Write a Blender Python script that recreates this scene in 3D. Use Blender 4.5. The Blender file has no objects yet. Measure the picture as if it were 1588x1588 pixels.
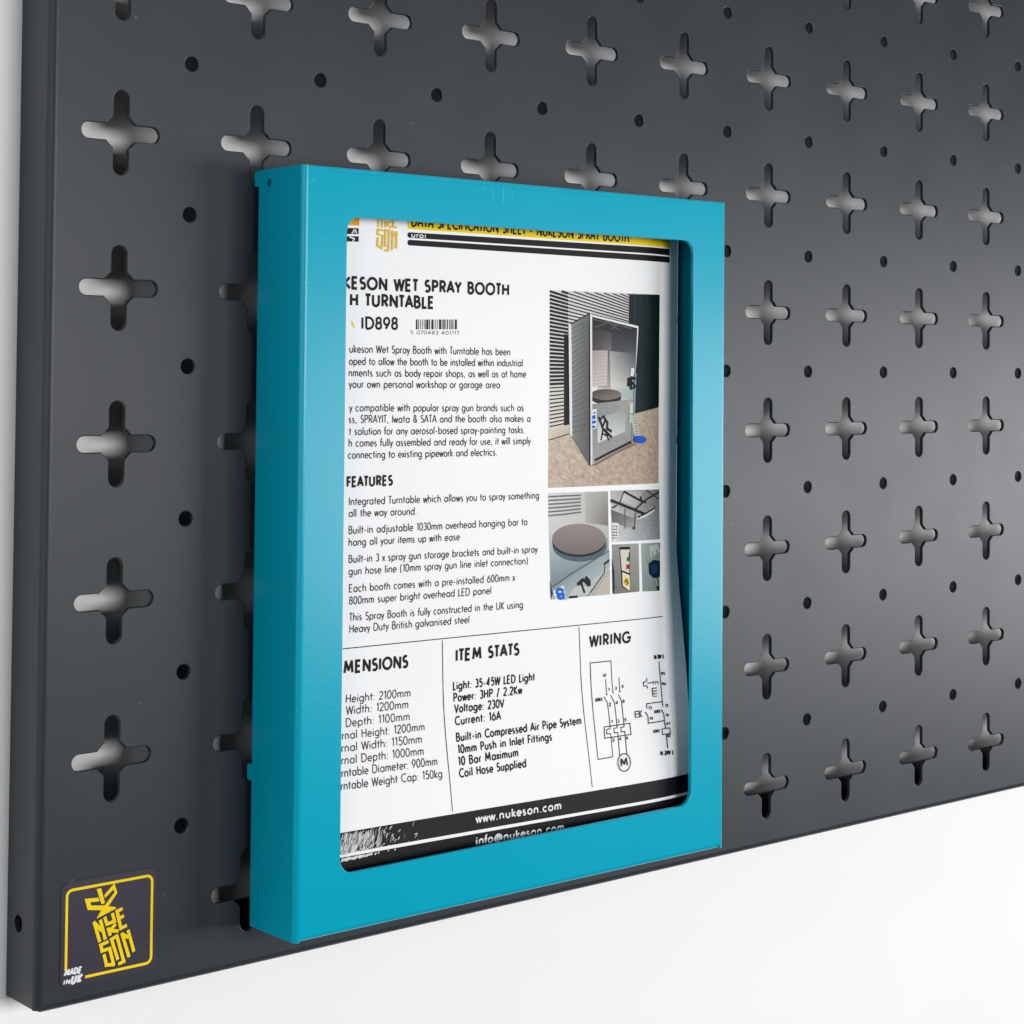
import bpy, bmesh, math, random
from mathutils import Vector, Matrix
random.seed(7)
scene = bpy.context.scene
MM = 0.001

# ------------------------------------------------------------------ camera
# wall coordinates in millimetres: x to the right, y up, z out of the wall (board face = 0)
CAM_C = (-232.5745, -61.4724, 454.0853)
CAM_R = ((0.74095431, 0.00621654, 0.67152667),      # right
         (0.02653919, -0.99944707, -0.02003081),    # down
         (0.67103084, 0.03266369, -0.74070959))     # forward
CAM_F, CAM_PX, CAM_PY, REF = 2979.4224, 984.9886, 483.7650, 1588.0


def V(x, y, z):
    return Vector((x * MM, -z * MM, y * MM))


cam = bpy.data.cameras.new('camera')
cam_o = bpy.data.objects.new('camera', cam)
scene.collection.objects.link(cam_o)
cam.sensor_width = 36.0
cam.lens = CAM_F * 36.0 / REF
cam.shift_x = (REF / 2 - CAM_PX) / REF
cam.shift_y = (CAM_PY - REF / 2) / REF
cam.clip_start, cam.clip_end = 0.01, 50
right = V(*CAM_R[0]).normalized()
up = -V(*CAM_R[1]).normalized()
back = -V(*CAM_R[2]).normalized()
m = Matrix((right, up, back)).transposed().to_4x4()
m.translation = V(*CAM_C)
cam_o.matrix_world = m
scene.camera = cam_o

# ------------------------------------------------------------------ light
world = bpy.data.worlds.new('World')
scene.world = world
world.use_nodes = True
bg = world.node_tree.nodes['Background']
bg.inputs[0].default_value = (0.93, 0.96, 1.0, 1)
bg.inputs[1].default_value = 0.08


def area(name, loc, aim, sx, sy, power, col):
    l = bpy.data.lights.new(name, 'AREA')
    l.shape, l.size, l.size_y, l.energy, l.color = 'RECTANGLE', sx, sy, power, col
    o = bpy.data.objects.new(name, l)
    scene.collection.objects.link(o)
    o.location = loc
    o.rotation_euler = (Vector(aim) - Vector(loc)).to_track_quat('-Z', 'Y').to_euler()
    return o


area('front_window_light', (0.20, -1.40, 0.0), (0.12, 0.0, -0.10), 0.62, 0.30, 10.8, (1.0, 0.985, 0.97))
area('side_window_light', (1.62, -1.12, -0.20), (0.15, 0.0, -0.10), 1.75, 0.40, 25, (0.98, 0.985, 1.0))
area('left_fill_light', (-1.35, -0.33, 0.0), (0.0, 0.0, -0.10), 0.35, 0.9, 4.0, (0.90, 0.95, 1.0))  # added fill from the left for the frame's outer side
area('front_left_fill_light', (-1.15, -1.00, 0.05), (0.12, 0.0, -0.10), 0.40, 0.6, 3.4, (0.90, 0.95, 1.0))  # added weak fill from front left, reaching into the holes
area('ceiling_light', (0.15, -0.55, 1.30), (0.15, 0.0, -0.10), 0.9, 0.4, 2.2, (1.0, 0.99, 0.97))

scene.view_settings.view_transform = 'Standard'
scene.view_settings.look = 'None'
scene.view_settings.exposure = 0.0
scene.view_settings.gamma = 1.0
scene.view_settings.use_curve_mapping = False


# ------------------------------------------------------------------ materials
def mat(name, col, rough=0.5, spec=0.5, bump=0.0, scale=900.0, var=0.0, coat=0.0, rvar=0.0, metal=0.0):
    mt = bpy.data.materials.new(name)
    mt.use_nodes = True
    nt = mt.node_tree
    b = nt.nodes['Principled BSDF']
    b.inputs['Base Color'].default_value = (*col, 1)
    b.inputs['Roughness'].default_value = rough
    b.inputs['Specular IOR Level'].default_value = spec
    b.inputs['Metallic'].default_value = metal
    b.inputs['Coat Weight'].default_value = coat
    b.inputs['Coat Roughness'].default_value = 0.12
    tc = nt.nodes.new('ShaderNodeTexCoord')
    if bump:
        n = nt.nodes.new('ShaderNodeTexNoise')
        n.inputs['Scale'].default_value = scale
        n.inputs['Detail'].default_value = 3
        nt.links.new(tc.outputs['Object'], n.inputs['Vector'])
        bp = nt.nodes.new('ShaderNodeBump')
        bp.inputs['Strength'].default_value = bump
        bp.inputs['Distance'].default_value = 0.0002
        nt.links.new(n.outputs['Fac'], bp.inputs['Height'])
        nt.links.new(bp.outputs['Normal'], b.inputs['Normal'])
    if var:
        n2 = nt.nodes.new('ShaderNodeTexNoise')
        n2.inputs['Scale'].default_value = 34
        n2.inputs['Detail'].default_value = 5
        nt.links.new(tc.outputs['Object'], n2.inputs['Vector'])
        mx = nt.nodes.new('ShaderNodeMix')
        mx.data_type = 'RGBA'
        mx.inputs['A'].default_value = (*[c * (1 - var) for c in col], 1)
        mx.inputs['B'].default_value = (*[c * (1 + var) for c in col], 1)
        nt.links.new(n2.outputs['Fac'], mx.inputs['Factor'])
        nt.links.new(mx.outputs['Result'], b.inputs['Base Color'])
        if rvar:
            mr = nt.nodes.new('ShaderNodeMapRange')
            mr.inputs['To Min'].default_value = rough - rvar
            mr.inputs['To Max'].default_value = rough + rvar
            nt.links.new(n2.outputs['Fac'], mr.inputs['Value'])
            nt.links.new(mr.outputs['Result'], b.inputs['Roughness'])
    return mt


def dust(mt, col, amount, scale):
    nt = mt.node_tree
    b = nt.nodes['Principled BSDF']
    src = b.inputs['Base Color'].links[0].from_socket
    tc = nt.nodes.new('ShaderNodeTexCoord')
    n = nt.nodes.new('ShaderNodeTexNoise')
    n.inputs['Scale'].default_value = scale
    n.inputs['Detail'].default_value = 2
    nt.links.new(tc.outputs['Object'], n.inputs['Vector'])
    mr = nt.nodes.new('ShaderNodeMapRange')
    mr.inputs['From Min'].default_value = 0.735
    mr.inputs['From Max'].default_value = 0.80
    mr.inputs['To Max'].default_value = amount
    nt.links.new(n.outputs['Fac'], mr.inputs['Value'])
    mx = nt.nodes.new('ShaderNodeMix')
    mx.data_type = 'RGBA'
    nt.links.new(mr.outputs['Result'], mx.inputs['Factor'])
    nt.links.new(src, mx.inputs['A'])
    mx.inputs['B'].default_value = (*col, 1)
    nt.links.new(mx.outputs['Result'], b.inputs['Base Color'])


M_BOARD = mat('charcoal_powder_coat', (0.0265, 0.0315, 0.0375), 0.35, 0.25, 0.14, 3200, 0.14, 0, 0.05)
dust(M_BOARD, (0.16, 0.165, 0.17), 0.6, 420)
M_TEAL = mat('teal_powder_coat', (0.0, 0.335, 0.47), 0.20, 0.19, 0.10, 1800, 0.02, 0.0, 0.02)
M_WALL = mat('white_wall_paint', (0.85, 0.85, 0.843), 0.6, 0.3, 0.12, 420, 0.015)
M_PAPER = mat('white_paper', (0.82, 0.825, 0.835), 0.5, 0.15, 0.5, 45)
M_STICK = mat('dark_vinyl', (0.030, 0.024, 0.042), 0.35, 0.4, 0.05, 700)
M_INK = bpy.data.materials.new('printed_ink')
M_INK.use_nodes = True
_b = M_INK.node_tree.nodes['Principled BSDF']
_a = M_INK.node_tree.nodes.new('ShaderNodeVertexColor')
_a.layer_name = 'ink'
M_INK.node_tree.links.new(_a.outputs['Color'], _b.inputs['Base Color'])
_b.inputs['Roughness'].default_value = 0.5
_b.inputs['Specular IOR Level'].default_value = 0.12


# ------------------------------------------------------------------ helpers
def tag(o, label=None, cat=None, group=None, kind=None):
    for k, v in (('label', label), ('category', cat), ('group', group), ('kind', kind)):
        if v:
            o[k] = v
    return o


def link(name, bm, material, parent=None, smooth=None):
    me = bpy.data.meshes.new(name)
    bm.normal_update()
    bm.to_mesh(me)
    bm.free()
    me.materials.append(material)
    o = bpy.data.objects.new(name, me)
    scene.collection.objects.link(o)
    if smooth:
        me.shade_smooth()
        me.set_sharp_from_angle(angle=math.radians(smooth))
    if parent:
        o.parent = parent
        o.matrix_parent_inverse = parent.matrix_world.inverted()
    return o


def empty(name, p):
    o = bpy.data.objects.new(name, None)
    scene.collection.objects.link(o)
    o.location = V(*p)
    o.empty_display_size = 0.02
    o.matrix_world = Matrix.Translation(V(*p))
    return o


def arc(cx, cy, rx, ry, a0, a1, n=10):
    return [(cx + rx * math.cos(math.radians(a0 + (a1 - a0) * i / n)),
             cy + ry * math.sin(math.radians(a0 + (a1 - a0) * i / n))) for i in range(n + 1)]


def extrude(bm, prof, f, a, b):
    """closed profile (p, q) swept from a to b; f(p, q, s) gives millimetres"""
    va = [bm.verts.new(V(*f(p, q, a))) for p, q in prof]
    vb = [bm.verts.new(V(*f(p, q, b))) for p, q in prof]
    n = len(prof)
    for i in range(n):
        bm.faces.new((va[i], va[(i + 1) % n], vb[(i + 1) % n], vb[i]))
    bm.faces.new(va)
    bm.faces.new(list(reversed(vb)))


def finish(bm):
    bmesh.ops.remove_doubles(bm, verts=bm.verts, dist=1e-6)
    big = [f for f in bm.faces if len(f.verts) > 4]
    if big:
        bmesh.ops.triangulate(bm, faces=big)
    bmesh.ops.recalc_face_normals(bm, faces=bm.faces)


def ring(bm, outer_pts, layers):
    pass


# ------------------------------------------------------------------ wall
bm = bmesh.new()
for x0, x1 in ((-1600, 2400),):
    vs = [bm.verts.new(V(x, y, z)) for x, y, z in ((x0, -900, -17), (x1, -900, -17), (x1, 1100, -17), (x0, 1100, -17),
                                                   (x0, -900, -77), (x1, -900, -77), (x1, 1100, -77), (x0, 1100, -77))]
    for q in ((0, 1, 2, 3), (7, 6, 5, 4), (0, 4, 5, 1), (1, 5, 6, 2), (2, 6, 7, 3), (3, 7, 4, 0)):
        bm.faces.new([vs[i] for i in q])
finish(bm)
tag(link('wall', bm, M_WALL), 'smooth white painted wall behind the perforated board', 'wall', kind='structure')

# ------------------------------------------------------------------ perforated board
P, HL, HW, CH, DR, TH = 40.0, 10.9, 2.1, 4.1, 1.95, 1.25
NC, R0, R1 = 14, -3, 5
BX0, BX1, BY0, BY1 = -19.5, 539.5, -220.5, 139.5
BR = 2.0                                              # bend radius
T2 = math.sqrt(2) - 1


def quad_cross(d):
    """first quadrant outline of a cross hole grown by d, from the x axis to the y axis"""
    w, l, c = HW + d, HL + d, CH + d * T2
    pts = [(l - w + w * math.cos(math.radians(a)), w * math.sin(math.radians(a))) for a in (0, 18, 36, 54, 72, 90)]
    pts += [(c, w), (w, c)]
    pts += [(y, x) for x, y in reversed(pts[:6])]
    return pts


def quad_dot(d):
    """quarter of a round hole at the far corner (P/2, P/2)"""
    r = DR + d
    return [(P / 2 + r * math.cos(math.radians(a)), P / 2 + r * math.sin(math.radians(a)))
            for a in (270, 255, 240, 225, 210, 195, 180)]


LAYERS = ((0.26, 0.0), (0.08, -0.07), (0.0, -0.26), (0.0, -TH))
board = empty('perforated_board', (260, -220, -17))
tag(board, 'charcoal grey perforated steel tool board full of cross-shaped slots, fixed to the white wall', 'pegboard')
bm = bmesh.new()


def tile(cx, cy):
    for sx in (1, -1):
        for sy in (1, -1):
            ex = ey = P / 2
            if sx < 0 and cx - P / 2 < BX0 + BR: ex = cx - (BX0 + BR)
            if sx > 0 and cx + P / 2 > BX1 - BR: ex = BX1 - BR - cx
            if sy < 0 and cy - P / 2 < BY0 + BR: ey = cy - (BY0 + BR)
            if sy > 0 and cy + P / 2 > BY1 - BR: ey = BY1 - BR - cy
            dot = ex == P / 2 and ey == P / 2
            cross = not (abs(cx) < 1 and cy < -199)   # the badge covers the plain corner

            def put(pts, z):
                return [bm.verts.new(V(cx + sx * x, cy + sy * y, z)) for x, y in pts]
            for d, z in (LAYERS[0], LAYERS[-1]):
                pts = (quad_cross(d) if cross else [(0, 0)])
                pts = list(reversed(pts))             # from y axis to x axis
                pts += [(ex, 0)]
                pts += (quad_dot(d) if dot else [(ex, ey)])
                pts += [(0, ey)]
                bm.faces.new(put(pts, z))
            for use, fn in ((cross, quad_cross), (dot, quad_dot)):
                if not use: continue
                rows = [put(fn(d), z) for d, z in LAYERS]
                for a, b in zip(rows, rows[1:]):
                    for i in range(len(a) - 1):
                        bm.faces.new((a[i], a[i + 1], b[i + 1], b[i]))


for c in range(NC):
    for r in range(R0, R1 + 1):
        tile(c * P, -r * P)
finish(bm)
tag(link('front_panel', bm, M_BOARD, board))


def bend(p0, r, t, depth, lip, lip_t=1.5):
    """profile of a folded edge: (across, z); the face side is at p0 + r, the outside at p0"""
    o = [(p0 + r, 0.0)] + [(p0 + r - r * math.sin(math.radians(a)), -r + r * math.cos(math.radians(a))) for a in (15, 30, 45, 60, 75, 90)]
    o += [(p0, -depth)]
    if lip:
        o += [(p0 + lip, -depth), (p0 + lip, -depth + lip_t), (p0 + t, -depth + lip_t)]
    else:
        o += [(p0 + t, -depth)]
    ri = r - t
    o += [(p0 + r - ri * math.sin(math.radians(a)), -r + ri * math.cos(math.radians(a))) for a in (90, 60, 30)]
    o += [(p0 + r, -t)]
    return o


def side_plate(bm, x, t, ya, yb, za, zb, hy=None, hz=None, hr=0):
    """flat plate in the y-z plane from x to x + t, with one round hole"""
    for X in (x, x + t):
        if hr:
            up_ = [(ya, hz), (hy - hr, hz)] + arc(hy, hz, hr, hr, 180, 0, 12)[1:-1] + [(hy + hr, hz), (yb, hz), (yb, zb), (ya, zb)]
            lo_ = [(ya, hz), (hy - hr, hz)] + arc(hy, hz, hr, hr, 180, 360, 12)[1:-1] + [(hy + hr, hz), (yb, hz), (yb, za), (ya, za)]
            for pl in (up_, lo_):
                bm.faces.new([bm.verts.new(V(X, y, z)) for y, z in pl])
        else:
            bm.faces.new([bm.verts.new(V(X, y, z)) for y, z in ((ya, za), (yb, za), (yb, zb), (ya, zb))])
    loops = [[(ya, za), (yb, za), (yb, zb), (ya, zb)]] + ([arc(hy, hz, hr, hr, 0, 360, 24)[:-1]] if hr else [])
    for lp in loops:
        n = len(lp)
        for i in range(n):
            (y0, z0), (y1, z1) = lp[i], lp[(i + 1) % n]
            bm.faces.new([bm.verts.new(V(X, y, z)) for X, y, z in ((x, y0, z0), (x, y1, z1), (x + t, y1, z1), (x + t, y0, z0))])


# left edge: bend plus a flange with one fixing hole
bm = bmesh.new()
pr = [(BX0 + BR, 0.0)] + [(BX0 + BR - BR * math.sin(math.radians(a)), -BR + BR * math.cos(math.radians(a))) for a in (15, 30, 45, 60, 75, 90)]
pr += [(BX0 + BR - (BR - TH) * math.sin(math.radians(a)), -BR + (BR - TH) * math.cos(math.radians(a))) for a in (90, 60, 30)] + [(BX0 + BR, -TH)]
extrude(bm, pr, lambda p, q, s: (p, s, q), BY0 + BR - 1.2, BY1 - BR)
side_plate(bm, BX0, TH, BY0 + 1.0, -180.0, -16.9, -BR, -200.2, -10.4, 2.2)
side_plate(bm, BX0, TH, -180.0, BY1 - BR, -16.9, -BR)
finish(bm)
link('side_flange', bm, M_BOARD, board, 30)
bm = bmesh.new()
extrude(bm, bend(-BX1, BR, TH, 16.9, 12), lambda p, q, s: (-p, s, q), BY0 + BR, BY1 - BR)
finish(bm)
link('side_flange', bm, M_BOARD, board, 30)
bm = bmesh.new()
extrude(bm, bend(BY0, BR, TH, 16.9, 13.4), lambda p, q, s: (s, p, q), BX0 + 1.9, BX1 - BR)
finish(bm)
link('bottom_flange', bm, M_BOARD, board, 30)
bm = bmesh.new()
extrude(bm, bend(-BY1, BR, TH, 16.9, 13.4), lambda p, q, s: (s, -p, q), BX0 + 1.9, BX1 - BR)
finish(bm)
link('top_flange', bm, M_BOARD, board, 30)

# ------------------------------------------------------------------ document frame
FX0, FX1, FY0, FY1, FD, FB, FT, FR = 39.2, 195.2, -208.9, -7.0, 24.64, 2.6, 1.2, 1.55
WX0, WX1, WY0, WY1, WR = 53.0, 180.9, -193.5, -19.9, 4.2
frame = empty('document_frame', (117, FY0, FB))
tag(frame, 'teal blue folded steel frame hooked on the dark perforated board, holding a printed sheet', 'document holder')


def rrect(d, n=8):
    x0, x1, y0, y1, r = WX0 - d, WX1 + d, WY0 - d, WY1 + d, WR + d
    return (arc(x1 - r, y1 - r, r, r, 0, 90, n) + arc(x0 + r, y1 - r, r, r, 90, 180, n) +
            arc(x0 + r, y0 + r, r, r, 180, 270, n) + arc(x1 - r, y0 + r, r, r, 270, 360, n))


bm = bmesh.new()
ox0, ox1, oy0, oy1 = FX0 + FR, FX1 - FR, FY0 + FR, FY1 - FT - 0.03


def plate_face(loop, z):
    n = len(loop) // 4
    cx_, cy_ = (WX0 + WX1) / 2, (WY0 + WY1) / 2
    cors = [(ox1, oy1), (ox0, oy1), (ox0, oy0), (ox1, oy0)]
    mids = [(ox1, cy_), (cx_, oy1), (ox0, cy_), (cx_, oy0)]
    inner = [(WX1, cy_), (cx_, WY1), (WX0, cy_), (cx_, WY0)]
    dd = loop[0][0] - WX1
    inner = [(WX1 + dd, cy_), (cx_, WY1 + dd), (WX0 - dd, cy_), (cx_, WY0 - dd)]
    for k in range(4):
        pts = [inner[k]] + loop[k * n:(k + 1) * n] + [inner[(k + 1) % 4], mids[(k + 1) % 4], cors[k], mids[k]]
        bm.faces.new([bm.verts.new(V(x, y, z)) for x, y in pts])


LAY = ((0.22, FD), (0.06, FD - 0.06), (0.0, FD - 0.22), (0.0, FD - FT))
plate_face(rrect(0.22), FD)
plate_face(rrect(0.0), FD - FT)
rows = []
for d, z in LAY:
    rr = rrect(d)
    n = len(rr) // 4
    cx_, cy_ = (WX0 + WX1) / 2, (WY0 + WY1) / 2
    mids = [(WX1 + d, cy_), (cx_, WY1 + d), (WX0 - d, cy_), (cx_, WY0 - d)]
    lp = []
    for k in range(4):
        lp += [mids[k]] + rr[k * n:(k + 1) * n]
    rows.append([bm.verts.new(V(x, y, z)) for x, y in lp])
for a, b in zip(rows, rows[1:]):
    for i in range(len(a)):
        j = (i + 1) % len(a)
        bm.faces.new((a[i], a[j], b[j], b[i]))
orect = [(ox0, oy0), (ox1, oy0), (ox1, oy1), (ox0, oy1)]
for i in range(4):
    (xa, ya), (xb, yb) = orect[i], orect[(i + 1) % 4]
    bm.faces.new([bm.verts.new(V(x, y, z)) for x, y, z in ((xa, ya, FD), (xb, yb, FD), (xb, yb, FD - FT), (xa, ya, FD - FT))])
finish(bm)
link('front_panel', bm, M_TEAL, frame)


def fbend(p0, s, zend):
    """profile (across, z) of a frame edge folded back from the front; s = +1 when the inside lies at larger p"""
    A = (0, 15, 30, 45, 60, 75, 90)
    o = [(p0 + s * (FR - FR * math.sin(math.radians(a))), FD - FR + FR * math.cos(math.radians(a))) for a in A]
    ri = FR - FT
    o += [(p0, zend), (p0 + s * FT, zend)]
    o += [(p0 + s * (FR - ri * math.sin(math.radians(a))), FD - FR + ri * math.cos(math.radians(a))) for a in reversed(A)]
    return o


for s, p0 in ((1, FX0), (-1, FX1)):
    bm = bmesh.new()
    extrude(bm, fbend(p0, s, FD - FR - 0.5), lambda p, q, t: (p, t, q), FY0, FY1)
    xx = p0 if s > 0 else p0 - FT
    fb = FB if s > 0 else 3.7
    side_plate(bm, xx, FT, FY1 - 12, FY1, fb, FD - FR - 0.5, FY1 - 3.7, 7.7, 1.1)
    side_plate(bm, xx, FT, FY0, FY1 - 12, fb, FD - FR - 0.5)
    finish(bm)
    fl = link('side_flange', bm, M_TEAL, frame, 30)
    for ya, yb in ((FY1 - 4.3, FY1 - 0.2), (-170.5, -166.2)):
        bm = bmesh.new()
        # hook: neck out of the flange, through the slot and a short barb behind the sheet
        pr = [(ya, fb - 0.003), (yb, fb - 0.003), (yb, 0.9), (yb - 0.35, 0.35), (ya + 0.35, 0.35), (ya, 0.9)]
        extrude(bm, pr, lambda p, q, t: (t, p, q), xx, xx + FT)
        finish(bm)
        link('hook', bm, M_TEAL, fl)
bm = bmesh.new()
extrude(bm, fbend(FY0, 1, FB), lambda p, q, t: (t, p, q), FX0 + FR, FX1 - FR)
finish(bm)
link('bottom_flange', bm, M_TEAL, frame, 30)
bm = bmesh.new()
# the top is folded as a separate leaf, its edge standing a hair above the front
extrude(bm, [(FY1 - 0.4, FD), (FY1, FD - 0.4), (FY1, FB), (FY1 - FT, FB), (FY1 - FT, FD)], lambda p, q, t: (t, p, q), FX0 + FR, FX1 - FR)
finish(bm)
link('top_flange', bm, M_TEAL, frame, 30)

# ------------------------------------------------------------------ printed sheet
SX0, SX1, SY0, SY1 = 43.0, 187.2, FY0 + FT + 0.05, -11.0


def smooth(t):
    t = min(1, max(0, t))
    return t * t * (3 - 2 * t)


def sheet_z(x, y):
    """height of the paper over the board: flat, its free right edge curling back towards the board"""
    ze = 10.4 + 6.6 * smooth((-105 - y) / 70.0)
    zf = 15.0 + 4.0 * smooth((-150 - y) / 45.0) + 0.25 * math.sin(x * 0.05) * math.sin(y * 0.03)
    t = max(0, (x - 166.0) / (SX1 - 166.0))
    return zf + (ze - zf) * t * t


def at(px, py):
    """point of the photograph traced back to the place on the sheet where it is printed"""
    z = 15.0
    for _ in range(14):
        d = [sum(CAM_R[k][i] * v for k, v in enumerate(((px - CAM_PX) / CAM_F, (py - CAM_PY) / CAM_F, 1.0))) for i in range(3)]
        t = (z - CAM_C[2]) / d[2]
        x, y = CAM_C[0] + t * d[0], CAM_C[1] + t * d[1]
        z = sheet_z(x, y)
    return x, y


def on_sheet(x, y, off):
    return V(x, y, sheet_z(x, y) + 0.1 + off)


sheet = empty('data_sheet', (115, SY0, 15))
tag(sheet, 'printed white data sheet with curled right edge, standing inside the teal frame', 'paper sheet')
bm = bmesh.new()
NX, NY = 72, 60
for s in (0.1, -0.1):
    g = [[bm.verts.new(V(x, y, sheet_z(x, y) + s)) for x in [SX0 + (SX1 - SX0) * i / NX for i in range(NX + 1)]]
         for y in [SY0 + (SY1 - SY0) * j / NY for j in range(NY + 1)]]
    for j in range(NY):
        for i in range(NX):
            bm.faces.new((g[j][i], g[j][i + 1], g[j + 1][i + 1], g[j + 1][i]))
    if s > 0: g0 = g
rim = lambda g: g[0][:-1] + [r[-1] for r in g[:-1]] + list(reversed(g[-1]))[:-1] + [r[0] for r in reversed(g)][:-1]
ra, rb = rim(g0), rim(g)
for i in range(len(ra)):
    j = (i + 1) % len(ra)
    bm.faces.new((ra[i], ra[j], rb[j], rb[i]))
bmesh.ops.recalc_face_normals(bm, faces=bm.faces)
link('paper', bm, M_PAPER, sheet, 40)


def lin(c):
    return tuple((v / 255 / 12.92 if v <= 10 else ((v / 255 + .055) / 1.055) ** 2.4) ** 1.12 * 0.80 for v in c) + (1.0,)


class Print:
    """flat printed shapes in millimetres, each lying a hair above the one before"""
    def __init__(self, place=on_sheet, base=0.05):
        self.bm = bmesh.new()
        self.lay = self.bm.verts.layers.float_color.new('ink')
        self.place, self.off = place, base

    def poly(self, pts, cols, step=0.012):
        """cols: one colour or one per corner (photographs only)"""
        if isinstance(cols[0], (int, float)):
            cols = [cols] * len(pts)
        vs = []
        for (x, y), c in zip(pts, cols):
            v = self.bm.verts.new((x, y, self.off))
            v[self.lay] = lin(c)
            vs.append(v)
        try:
            self.bm.faces.new(vs)
        except ValueError:
            pass
        self.off += step

    def quad(self, p, c, nu=1, nv=1, step=0.012, jit=0):
        """bilinear patch p = (tl, tr, br, bl)"""
        if isinstance(c[0], (int, float)):
            c = [c] * 4
        bl = lambda q, u, v: tuple((q[0][k] * (1 - u) + q[1][k] * u) * (1 - v) + (q[3][k] * (1 - u) + q[2][k] * u) * v for k in range(len(q[0])))
        g = []
        for j in range(nv + 1):
            row = []
            for i in range(nu + 1):
                x, y = bl(p, i / nu, j / nv)
                v = self.bm.verts.new((x, y, self.off))
                e = random.gauss(0, jit) if jit else 0
                v[self.lay] = lin(tuple(max(0, min(255, k + e)) for k in bl(c, i / nu, j / nv)))
                row.append(v)
            g.append(row)
        for j in range(nv):
            for i in range(nu):
                self.bm.faces.new((g[j][i], g[j + 1][i], g[j + 1][i + 1], g[j][i + 1]))
        self.off += step

    def line(self, pts, w, col, step=0.004, maxlen=6.0, closed=False):
        q = [pts[0]]
        for a, b in zip(pts, pts[1:]):
            n = max(1, int(math.dist(a, b) / maxlen))
            q += [(a[0] + (b[0] - a[0]) * i / n, a[1] + (b[1] - a[1]) * i / n) for i in range(1, n + 1)]
        pts = [q[0]] + [b for a, b in zip(q, q[1:]) if math.dist(a, b) > 1e-5]
        if not closed:                                # mitre gentle bends, butt sharp corners
            cut = 0
            for i in range(1, len(pts) - 1):
                d1 = Vector((pts[i][0] - pts[i - 1][0], pts[i][1] - pts[i - 1][1])).normalized()
                d2 = Vector((pts[i + 1][0] - pts[i][0], pts[i + 1][1] - pts[i][1])).normalized()
                if d1.dot(d2) < 0.55:
                    e = w * (0.5 if d1.dot(d2) > -0.3 else 0.32)
                    a = pts[cut:i] + [(pts[i][0] + d1.x * e, pts[i][1] + d1.y * e)]
                    self.ribbon(a, w, col, step)
                    pts[i] = (pts[i][0] - d2.x * e, pts[i][1] - d2.y * e)
                    cut = i
            pts = pts[cut:]
        self.ribbon(pts, w, col, step, closed)

    def ribbon(self, pts, w, col, step, closed=False):
        n = len(pts)
        if n < 2: return
        L, R = [], []
        for i in range(n):
            if closed:
                pa, pb = pts[(i - 1) % n], pts[(i + 1) % n]
            else:
                pa, pb = pts[max(0, i - 1)], pts[min(n - 1, i + 1)]
            d1 = Vector((pts[i][0] - pa[0], pts[i][1] - pa[1]))
            d2 = Vector((pb[0] - pts[i][0], pb[1] - pts[i][1]))
            if d1.length < 1e-9: d1 = d2
            if d2.length < 1e-9: d2 = d1
            d1.normalize(); d2.normalize()
            t = d1 + d2
            t = d1 if t.length < 1e-6 else t.normalized()
            k = min(1.6, 1 / max(0.3, t.dot(d1)))
            nx, ny = -t.y * w / 2 * k, t.x * w / 2 * k
            for S, s in ((L, 1), (R, -1)):
                v = self.bm.verts.new((pts[i][0] + s * nx, pts[i][1] + s * ny, self.off))
                v[self.lay] = lin(col)
                S.append(v)
        for i in range(n - 1 + (1 if closed else 0)):
            j = (i + 1) % n
            self.bm.faces.new((L[i], R[i], R[j], L[j]))
        self.off += step

    def text(self, s, a, b, h, w, col, slant=0.0):
        """a, b: start and end of the base line; h: capital height; w: stroke as a share of h"""
        adv, gap = 0, 0.16 + 0.95 * w
        run = []
        for i, ch in enumerate(s):
            wd, st = GLYPH.get(ch, (0.34, []))
            run.append((adv, st))
            adv += wd
            if i + 1 < len(s):
                nx = s[i + 1]
                k = (1.0 if ch not in SOFT_R else 0.86) if ch not in OPEN_R else 0.66
                k *= (1.0 if nx not in SOFT_L else 0.86) if nx not in OPEN_L else 0.66
                adv += gap * max(0.45, k)
        d = Vector((b[0] - a[0], b[1] - a[1]))
        sx = d.length / adv
        d.normalize()
        nrm = Vector((-d.y, d.x))
        o0 = self.off
        for n, (x0, st) in enumerate(run):
            self.off = o0 + 0.008 * (n % 2)
            for k in st:
                self.line([(a[0] + d.x * ((x0 + x) * sx + slant * y * h) + nrm.x * y * h,
                            a[1] + d.y * ((x0 + x) * sx + slant * y * h) + nrm.y * y * h) for x, y in k], w * h, col)
        self.off = o0

    def done(self, name, parent):
        bm = self.bm
        big = [f for f in bm.faces if len(f.verts) > 4]
        if big:
            bmesh.ops.triangulate(bm, faces=big)
        if self.place is on_sheet:
            for _ in range(5):
                lg = [e for e in bm.edges if max(e.verts[0].co.x, e.verts[1].co.x) > 150 and e.calc_length() > 3.2]
                if not lg: break
                bmesh.ops.subdivide_edges(bm, edges=lg, cuts=1, use_grid_fill=False)
                bmesh.ops.triangulate(bm, faces=[f for f in bm.faces if len(f.verts) > 4])
        for v in bm.verts:
            v.co = self.place(v.co.x, v.co.y, v.co.z)
        bm.normal_update()
        for f in bm.faces:
            if f.normal.y > 0: f.normal_flip()
        return link(name, bm, M_INK, parent)


SOFT_R, SOFT_L = 'BCDGOPQSRbeop0235689', 'CGOQScdegoqs0234689'
OPEN_R, OPEN_L = 'ATVWYKLFXrkvwxytf7', 'ATVWYXJvwxytf7'


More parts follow.
